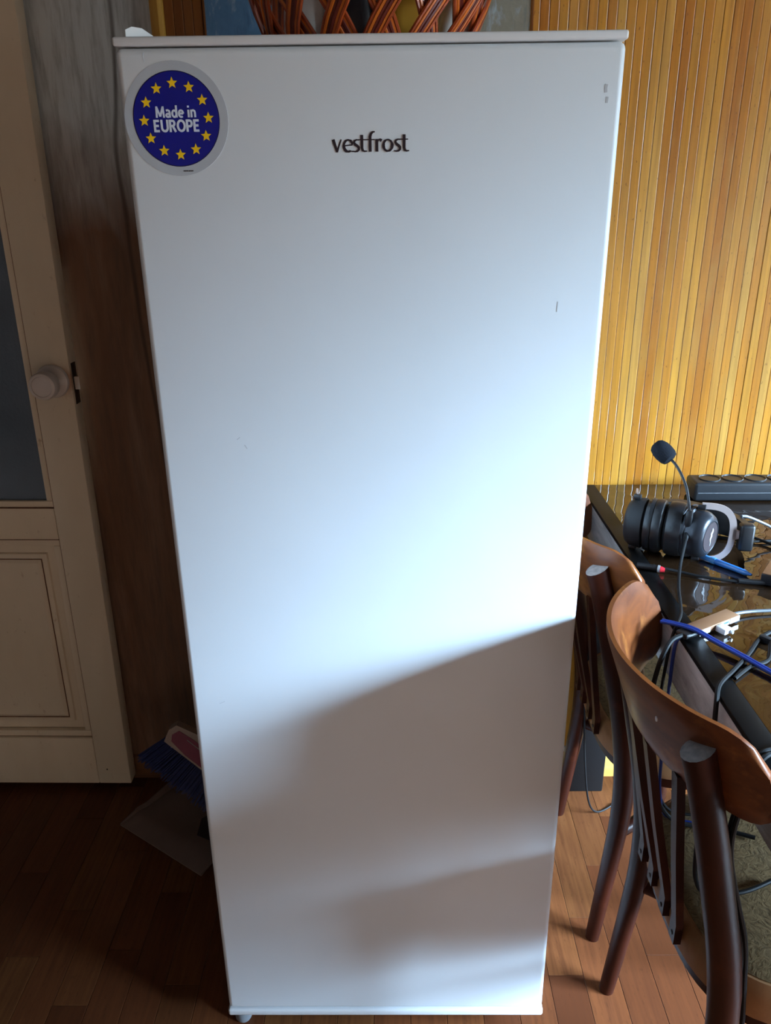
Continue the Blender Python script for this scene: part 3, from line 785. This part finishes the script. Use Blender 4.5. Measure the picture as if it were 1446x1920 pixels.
yl = ob('yoke', yoke(-.056, -.012, .050), M['rose_metal'], hs, label='rosy metal yoke')
for yk, xx in ((yr, .050), (yl, -.056)):
    for s in (-1, 1): ob('pivot', MB().box((xx-.006, -.005, .0495+s*.0475-.005), (xx+.007, .005, .0495+s*.0475+.004), bev=.0015), M['black_plastic'], yk)
ob('slider', MB().box((-.012, -.010, -.024), (.012, .010, .024), bev=.005, seg=3), M['black_plastic'], hs, (.122, .028, .045), (0, 0, .4))
P = smoothpts([(.122, .036, .040), (.118, .075, .033), (.095, .115, .028), (.05, .138, .026), (0, .145, .026), (-.042, .128, .026), (-.062, .105, .028), (-.064, .078, .034), (-.058, .056, .040)], 6)
vs = []; fs = []
for i, p in enumerate(P):
    t = (P[min(i+1, len(P)-1)]-P[max(i-1, 0)]).normalized(); nn = Vector((t.y, -t.x, 0)).normalized()
    k2 = math.sin(PI*min(1, max(0, (i+2)/(len(P)+3)))); hh_ = .012+.011*k2; tt = .004+.006*k2
    for (a, b) in ((-1, -.8), (-.5, -1), (.5, -1), (1, -.8), (1, .8), (.5, 1), (-.5, 1), (-1, .8)): vs.append(p+nn*tt*b+Vector((0, 0, hh_*a)))
for i in range(len(P)-1):
    b = i*8; fs += [(b+j, b+(j+1) % 8, b+8+(j+1) % 8, b+8+j) for j in range(8)]
fs += [tuple(range(7, -1, -1)), tuple(len(vs)-8+j for j in range(8))]
ob('headband', MB().add(vs, fs), M['leatherette'], hs, smooth=50)
# microphone boom on the right cup with foam windscreen
mbz = .0495
ob('mic_mount', MB().box((.030, -.034, mbz+.018), (.041, -.022, mbz+.048), bev=.003), M['black_plastic'], hs)
P = smoothpts([(.0355, -.028, mbz+.040), (.032, -.027, mbz+.060), (.022, -.020, mbz+.088), (.005, -.010, mbz+.112), (-.010, -.003, mbz+.124)], 6)
boom = ob('mic_boom', MB().tube(P, .0023, 8), M['black_plastic'], hs)
dirv = Vector((-.9, .3, .62)).normalized()
mt = Matrix.Translation(Vector((-.008, -.004, mbz+.122))) @ dirv.to_track_quat('Z', 'Y').to_matrix().to_4x4()
ob('foam_windscreen', MB().lathe([(0, 0), (.008, 0), (.0130, .002), (.0152, .007), (.0162, .017), (.0156, .026), (.0128, .034), (.0085, .0375), (.0035, .0385), (0, .0385)], 24, mat=mt), M['foam'], boom)
# its cable: jack on the cup, down over the table edge to the floor (headset-local from world points)
inv = Matrix.Rotation(.50, 4, 'Z') @ Matrix.Translation((-.494, -.305, -TZ))
W = [(.512, .262, .842), (.500, .236, .832), (.485, .205, .803), (.468, .155, .790), (.449, .088, .7885), (.432, .052, .7885), (.421, .036, .779), (.415, .030, .745), (.412, .028, .68), (.413, .028, .61), (.418, .028, .55), (.430, .026, .50), (.452, .022, .471), (.50, .02, .467), (.54, .05, .467)]
ob('cable', MB().tube([inv @ p for p in smoothpts(W, 6)], .0024, 8), M['cable'], hs, label='thin black cable hanging over table edge')
ob('cable_boot', MB().tube([inv @ Vector(p) for p in ((.516, .268, .846), (.510, .259, .841), (.503, .243, .834))], [.0055, .0045, .003], 10), M['black_plastic'], hs)

# ================================================================ POWER STRIP by the wall
ps = thing('power_strip', (.632, .552, TZ), 'long black power strip with round sockets lying by bamboo wall', 'power strip', rz=-.012)
PSL = .42; PSH = .041; PSD = .058
ob('body', MB().box((0, 0, .0015), (PSL, PSD, PSH), bev=.006, seg=3), M['strip_black'], ps)
for k_ in range(7):
    mt = Matrix.Translation((.034+k_*.0465+.003, PSD/2, PSH-.0005))
    s_ = ob('socket', MB().lathe([(0, -.001), (.0215, -.001), (.0215, .0022), (.0205, .003), (.0195, .0022), (.0190, .0008), (0, .0008)], 32, mat=mt), M['strip_black'], ps)
    ob('socket_well', MB().lathe([(0, .0007), (.0188, .0007), (.0188, .0011), (0, .0011)], 28, mat=mt), M['socket_black'], s_)
ob('seam', MB().box((.007, -.0006, .0195), (PSL-.007, .001, .0203)), M['groove'], ps)

# ================================================================ PEN
pn = thing('pen', (.545, .285, TZ), 'translucent blue ballpoint pen lying beneath the headset', 'pen')
a = Vector((.502, .344, TZ+.0062)); b = Vector((.604, .207, TZ+.0052)); d = (b-a)
loc0 = Vector((.545, .285, TZ))
q = lambda t: a+d*t-loc0
ob('barrel', MB().tube([q(.0), q(.70)], [.0046, .0048], 12), M['pen_cap'], pn)
ob('grip', MB().tube([q(.62), q(.63), q(.93), q(1.0)], [.0050, .0054, .0048, .0018], 12), M['pen_blue'], pn)
ob('collar', MB().tube([q(.58), q(.62)], [.0058, .0058], 12), M['pen_cap'], pn)

# ================================================================ USB HUB with plug
hb = thing('usb_hub', (.482, .050, TZ), 'slim bronze aluminium hub with white plug in its side at table edge', 'usb hub', rz=.545)
ob('body', MB().box((-.043, -.0115, .003), (.043, .0115, .0125), bev=.0012), M['bronze'], hb)
for xa, xb in ((-.043, -.021), (.022, .043)): ob('lit_side_strip', MB().box((xa, -.0121, .0035), (xb, -.0112, .0120)), M['alu'], hb, smooth=0, label='bright strip painting window light on the hub side')  # pale strips paint in window light falling on the bronze side
pt = ob('usb_port', MB().box((.004, -.0122, .0038), (.020, -.0110, .0112)), M['alu'], hb, smooth=0)
ob('port_tongue', MB().box((.006, -.0126, .0075), (.018, -.0118, .0100)), M['usb_blue'], pt, smooth=0)
pg = ob('plug', MB().box((-.011, -.0285, .0025), (.004, -.012, .0115), bev=.0015), M['white_plastic'], hb, label='white usb plug')
ob('plug_tip', MB().box((-.0005, -.033, .004), (.0025, -.028, .009)), M['alu'], pg)
ob('cable_end', MB().box((-.068, -.010, .003), (-.043, .010, .0115), bev=.003), M['black_plastic'], hb)
# dark cable out of the hub's left end, looping down off the table
hi = Matrix.Rotation(-.545, 4, 'Z') @ Matrix.Translation((-.482, -.050, -TZ))
W = [(.425, .014, TZ+.0075), (.408, .004, TZ+.006), (.396, -.006, TZ-.006), (.388, -.010, TZ-.032), (.385, -.010, TZ-.075), (.392, -.008, TZ-.16), (.408, -.004, .55), (.425, -.002, .50), (.455, -.004, .472), (.51, -.01, .467), (.56, -.03, .467)]
ob('cable', MB().tube([hi @ p for p in smoothpts(W, 6)], .0034, 8), M['cable'], hb)
W = [(.519, .073, TZ+.0075), (.540, .082, TZ+.006), (.575, .088, TZ+.005), (.65, .09, TZ+.004), (.80, .06, TZ+.004)]
ob('cable', MB().tube([hi @ p for p in smoothpts(W, 6)], .0026, 8), M['cable_grey'], hb, label='grey cable')
# second metal box at the right edge of the picture
h2 = thing('adapter_box', (.660, .205, TZ), 'brown topped flat metal adapter box at right edge of table view', 'adapter', rz=-.62)
ob('body', MB().box((-.030, -.05, .002), (.030, .05, .020), bev=.0015), M['gunmetal'], h2)
ob('top_plate', MB().box((-.029, -.049, .0199), (.029, .049, .0215), bev=.0005), M['bronze'], h2)

# ================================================================ LOOSE CABLES
def cable(name, W, r, m, label, n=6, extra=None, flat=1):
    c = tag(ob(name, MB().tube(smoothpts(W, n), r, 8, sx=1/flat if flat != 1 else 1, sy=flat), M[m]), label, 'cable')
    return c
Z = TZ
c1 = cable('audio_cable', [(.452, .234, Z+.009), (.470, .226, Z+.0085), (.490, .220, Z+.006), (.52, .206, Z+.004), (.555, .192, Z+.004), (.60, .183, Z+.0035), (.68, .178, Z+.0035), (.8, .2, Z+.0035)], .0024, 'cable', 'thin black cable with red ringed jack running right below the headset')
ob('jack', MB().tube([(.428, .244, Z+.0065), (.452, .234, Z+.0065)], .0055, 12).tube([(.452, .234, Z+.0065), (.461, .230, Z+.0065)], [.0062, .0048], 12), M['black_plastic'], c1)
ob('red_ring', MB().tube([(.462, .2285, Z+.0065), (.469, .2260, Z+.0065)], [.0052, .0040], 12), M['red'], c1, label='red ring')
ob('white_ring', MB().tube([(.4585, .2305, Z+.0065), (.462, .2288, Z+.0065)], [.0062, .0058], 12), M['alu'], c1)
ob('strain_relief', MB().tube(smoothpts([(.575, .188, Z+.0045), (.60, .183, Z+.0045), (.63, .180, Z+.0045), (.70, .176, Z+.0045)], 4), .0044, 10), M['black_plastic'], c1)
c2 = thing('blue_cable', (.5, 0, Z), 'blue usb cable crossing the table edge beside the hub', 'cable')
W = [(.404, .045, Z+.012), (.418, .036, Z+.013), (.440, .018, Z+.014), (.462, -.010, Z+.010), (.487, -.045, Z+.007), (.512, -.085, Z+.005), (.56, -.15, Z+.004), (.65, -.25, Z+.004)]
for dz, dx in ((0, 0), (.0002, .0052)):
    ob('cord', MB().tube([Vector(p)-Vector((.5-dx*.7, -dx*.7, Z)) for p in smoothpts(W, 6)], .0025, 8), M['cable_blue'], c2)
W2 = [(.438, .020, Z+.006), (.426, .020, Z+.003), (.4185, .018, Z-.02), (.4185, .014, Z-.12), (.420, .012, .58), (.424, .010, .52), (.438, .008, .475), (.48, .0, .467), (.53, -.02, .467)]
ob('cord', MB().tube([Vector(p)-Vector((.5, 0, Z)) for p in smoothpts(W2, 6)], .0026, 8), M['cable_blue'], c2)
c3 = cable('charger_cable', [(.80, .05, Z+.004), (.66, .045, Z+.004), (.575, .035, Z+.004), (.535, .012, Z+.004), (.500, -.030, Z+.004), (.462, -.072, Z+.005), (.432, -.105, Z+.006), (.4215, -.126, Z-.004), (.4185, -.138, Z-.04), (.418, -.143, Z-.12), (.420, -.143, .56), (.428, -.14, .50), (.45, -.135, .470), (.50, -.13, .467), (.55, -.11, .467)], .0031, 'cable', 'black cable bundled with a tie and hanging over near table edge')
ob('cable_tie', MB().box((-.008, -.004, -.0035), (.008, .004, .0055), bev=.001), M['black_matte'], c3, (.538, .005, Z+.0045), (0, 0, -.9))
cable('charger_cable', [(.80, .02, Z+.004), (.64, .005, Z+.004), (.575, -.012, Z+.004), (.545, -.002, Z+.008), (.52, -.045, Z+.004), (.49, -.060, Z+.0035), (.458, -.088, Z+.0035)], .0028, 'cable', 'short black cable lying next to the tied cable on table')
cable('signal_cable', [(.640, .352, Z+.050), (.655, .358, Z+.046), (.69, .362, Z+.030), (.73, .352, Z+.012), (.80, .33, Z+.004)], .0026, 'cable_grey', 'grey cable curving from headset slider toward right edge')
cable('signal_cable', [(.80, .36, Z+.004), (.72, .35, Z+.004), (.665, .345, Z+.004), (.640, .355, Z+.004), (.60, .37, Z+.004)], .0026, 'cable', 'black cable on the table behind headset slider')
cable('signal_cable', [(.62, .385, Z+.004), (.66, .365, Z+.007), (.70, .315, Z+.004), (.72, .26, Z+.004), (.80, .2, Z+.004)], .0026, 'cable', 'black cable crossing diagonally right of the headset yoke')
cable('floor_cable', [(.52, -.22, TZ+.004), (.45, -.235, TZ+.005), (.428, -.243, TZ+.004), (.420, -.247, .768), (.407, -.250, .70), (.409, -.251, .65), (.428, -.251, .58), (.445, -.252, .52), (.454, -.254, .45), (.462, -.255, .375), (.466, -.255, .25), (.468, -.25, .10), (.47, -.23, .02), (.5, -.2, .004), (.55, -.18, .004)], .0032, 'cable', 'black cable hanging beside near rear post of the front chair')
cable('floor_cable', [(.52, -.205, TZ+.004), (.45, -.228, TZ+.005), (.428, -.236, TZ+.004), (.419, -.241, .768), (.406, -.243, .70), (.408, -.245, .65), (.426, -.246, .58), (.441, -.250, .52), (.444, -.258, .46), (.442, -.262, .40), (.438, -.264, .25), (.44, -.26, .10), (.45, -.25, .02), (.48, -.23, .004), (.54, -.22, .004)], .0030, 'cable', 'black cable slanting behind near rear post of the front chair')
cable('floor_cable', [(.440, .500, .66), (.436, .505, .45), (.440, .51, .32), (.452, .515, .18), (.472, .52, .05), (.50, .53, .005), (.55, .56, .004)], .0022, 'cable', 'thin black cable hanging in front of black table leg')

# ================================================================ DUSTPAN AND BROOM (left of the refrigerator)
dp = thing('dustpan', (-.50, .45, 0), 'grey beige plastic dustpan on the dark floor left of refrigerator', 'dustpan')
o0 = Vector((-.50, .45, 0))
A = Vector((-.625, .493, .002)); B = Vector((-.405, .345, .002))
ex = (B-A).normalized(); ey = Vector((-ex.y, ex.x, 0)); L = (B-A).length
def pp(u, v, z): return A+ex*(u*L)+ey*v+Vector((0, 0, z))-o0
th = .0025; NX, NY = 8, 8; DP = .20
def pz_(v): return .0 if v <= 0 else (.007*min(1, v/.05) - .005*max(0, min(1, (v-.05)/.02)) + .010*max(0, (v-.07)/.13))
vs = []; fs = []
for s in (0, 1):
    for i in range(NX+1):
        for j in range(NY+1):
            v = DP*j/NY; tp = .06*j/NY; vs.append(pp(tp+(1-2*tp)*i/NX, v, pz_(v)+(th if s else 0)))
W_ = (NX+1)*(NY+1); q = lambda s_, i, j: s_*W_+i*(NY+1)+j
for s in (0, 1):
    for i in range(NX):
        for j in range(NY): fs.append((q(s, i, j), q(s, i+1, j), q(s, i+1, j+1), q(s, i, j+1)))
for i in range(NX): fs += [(q(0, i, 0), q(0, i+1, 0), q(1, i+1, 0), q(1, i, 0)), (q(0, i, NY), q(0, i+1, NY), q(1, i+1, NY), q(1, i, NY))]
for j in range(NY): fs += [(q(0, 0, j), q(0, 0, j+1), q(1, 0, j+1), q(1, 0, j)), (q(0, NX, j), q(0, NX, j+1), q(1, NX, j+1), q(1, NX, j))]
ob('pan', MB().add(vs, fs), M['pan'], dp, smooth=25)
for s in (0, 1):
    P = []
    for j in range(NY+1):
        v = DP*j/NY; tp = .06*j/NY; P.append((tp if s == 0 else 1-tp, v, pz_(v)))
    vs = []; fs = []
    sg = -1 if s == 0 else 1
    for (u, v, z) in P:
        h = .006+.026*(v/DP)
        for (du, dz) in ((0, 0), (sg*.010, 0), (sg*.010, h), (0, h)): vs.append(pp(u+du, v, z+dz))
    for i in range(NY):
        b = i*4; fs += [(b+j, b+(j+1) % 4, b+4+(j+1) % 4, b+4+j) for j in range(4)]
    fs += [(3, 2, 1, 0), tuple(len(vs)-4+j for j in range(4))]
    ob('side_wall', MB().add(vs, fs), M['pan'], dp, smooth=25)
ob('back_wall', MB().add([pp(.06, DP, .008), pp(.94, DP, .008), pp(.94, DP+.004, .06), pp(.06, DP+.004, .06), pp(.06, DP+.006, .008), pp(.94, DP+.006, .008), pp(.94, DP+.01, .06), pp(.06, DP+.01, .06)], [(0, 1, 2, 3), (7, 6, 5, 4), (0, 4, 5, 1), (3, 2, 6, 7), (0, 3, 7, 4), (1, 5, 6, 2)]), M['pan'], dp, smooth=0)
lab = MB(); pts = [(.56, .115), (.66, .075), (1.0 - .02, .085), (.99 - .02, .15), (.72, .155), (.60, .145)]
lab.prism(pts, lambda u, v: pp(u, v, pz_(v)+.0042), lambda u, v: pp(u, v, pz_(v)+.0025)); lo = ob('label', lab, M['pan_label'], dp, smooth=0, label='dark printed label')
for (u0, v0, u1, v1) in ((.86, .090, .90, .103), (.86, .090, .93, .092), (.66, .135, .9, .139)):
    ob('label_print', MB().prism([(u0, v0), (u1, v0), (u1, v1), (u0, v1)], lambda u, v: pp(u, v, pz_(v)+.0046), lambda u, v: pp(u, v, pz_(v)+.0041)), M['label_line'], lo, smooth=0)
# broom: head tilted, blue bristles resting on the pan, handle leaning up behind the refrigerator side
bc = Vector((-.385, .45, .16))
bm_ = thing('broom', (-.40, .46, 0), 'cream broom head with magenta label and blue bristles standing on dustpan', 'broom')
ob0 = Vector((-.40, .46, 0))
ux = Vector((.74, -.10, -.66)).normalized()           # along the head, down to the right
un = Vector((-.52, -.30, -.62)); un = (un-ux*un.dot(ux)).normalized()   # bristle direction
uy = ux.cross(un).normalized()
C = Vector((-.405, .485, .205))
def bp(u, w, t): return C+ux*u+un*w+uy*t-ob0
HL = .105
pts = [(-HL, -.004), (-HL+.006, -.022), (-HL*.45, -.034), (-.02, -.055), (.02, -.055), (HL*.45, -.034), (HL-.006, -.022), (HL, -.004), (HL-.008, .022), (-HL+.008, .022)]
ob('head', MB().prism(pts, lambda u, w: bp(u, w, -.018), lambda u, w: bp(u, w, .018)), M['broom_head'], bm_, smooth=30)
pts = [(-HL+.012, .0), (-HL+.018, -.016), (-HL*.45, -.020), (HL*.45, -.020), (HL-.02, -.012), (HL-.02, .018), (-HL*.4, .018), (-HL+.02, .012)]
sgn = -1 if (uy.y < 0) else 1
tS = .0182 if uy.y < 0 else -.0182
mg = ob('label', MB().prism(pts, lambda u, w: bp(u, w, tS), lambda u, w: bp(u, w, tS*1.05)), M['magenta'], bm_, smooth=0, label='magenta label')
for (u0, w0, u1, w1) in ((.012, .004, .05, .007), (.012, -.006, .015, .007), (-.06, -.012, -.02, -.0105)):
    ob('label_print', MB().prism([(u0, w0), (u1, w0), (u1, w1), (u0, w1)], lambda u, w: bp(u, w, tS*1.04), lambda u, w: bp(u, w, tS*1.09)), M['label_line'], mg, smooth=0)
mb = MB(); rr = random.Random(3)
for i in range(46):
    for j in range(7):
        u = -HL+.008+(2*HL-.016)*(i+rr.random()*.8)/46; t = -.014+.028*(j+rr.random()*.7)/7
        fl_ = (u/HL)*.022; tip_w = .088+rr.uniform(-.008, .006)
        tip = bp(u+fl_, tip_w, t*1.7)
        if tip.z < .018: 
            root = bp(u, .02, t); k2 = (root.z-.018)/max(1e-4, root.z-tip.z); tip = root+(tip-root)*max(.25, min(1, k2))
        mb.tube([bp(u, .02, t), (bp(u, .02, t)+tip)*.5, tip], [.0016, .0017, .0013], 4, cap=True)
o = ob('bristles', mb, M['bristle'], bm_, smooth=0); o['kind'] = 'stuff'
ob('handle', MB().tube([bp(0, -.05, 0), bp(0, -.085, 0)], [.013, .011], 14), M['broom_head'], bm_)
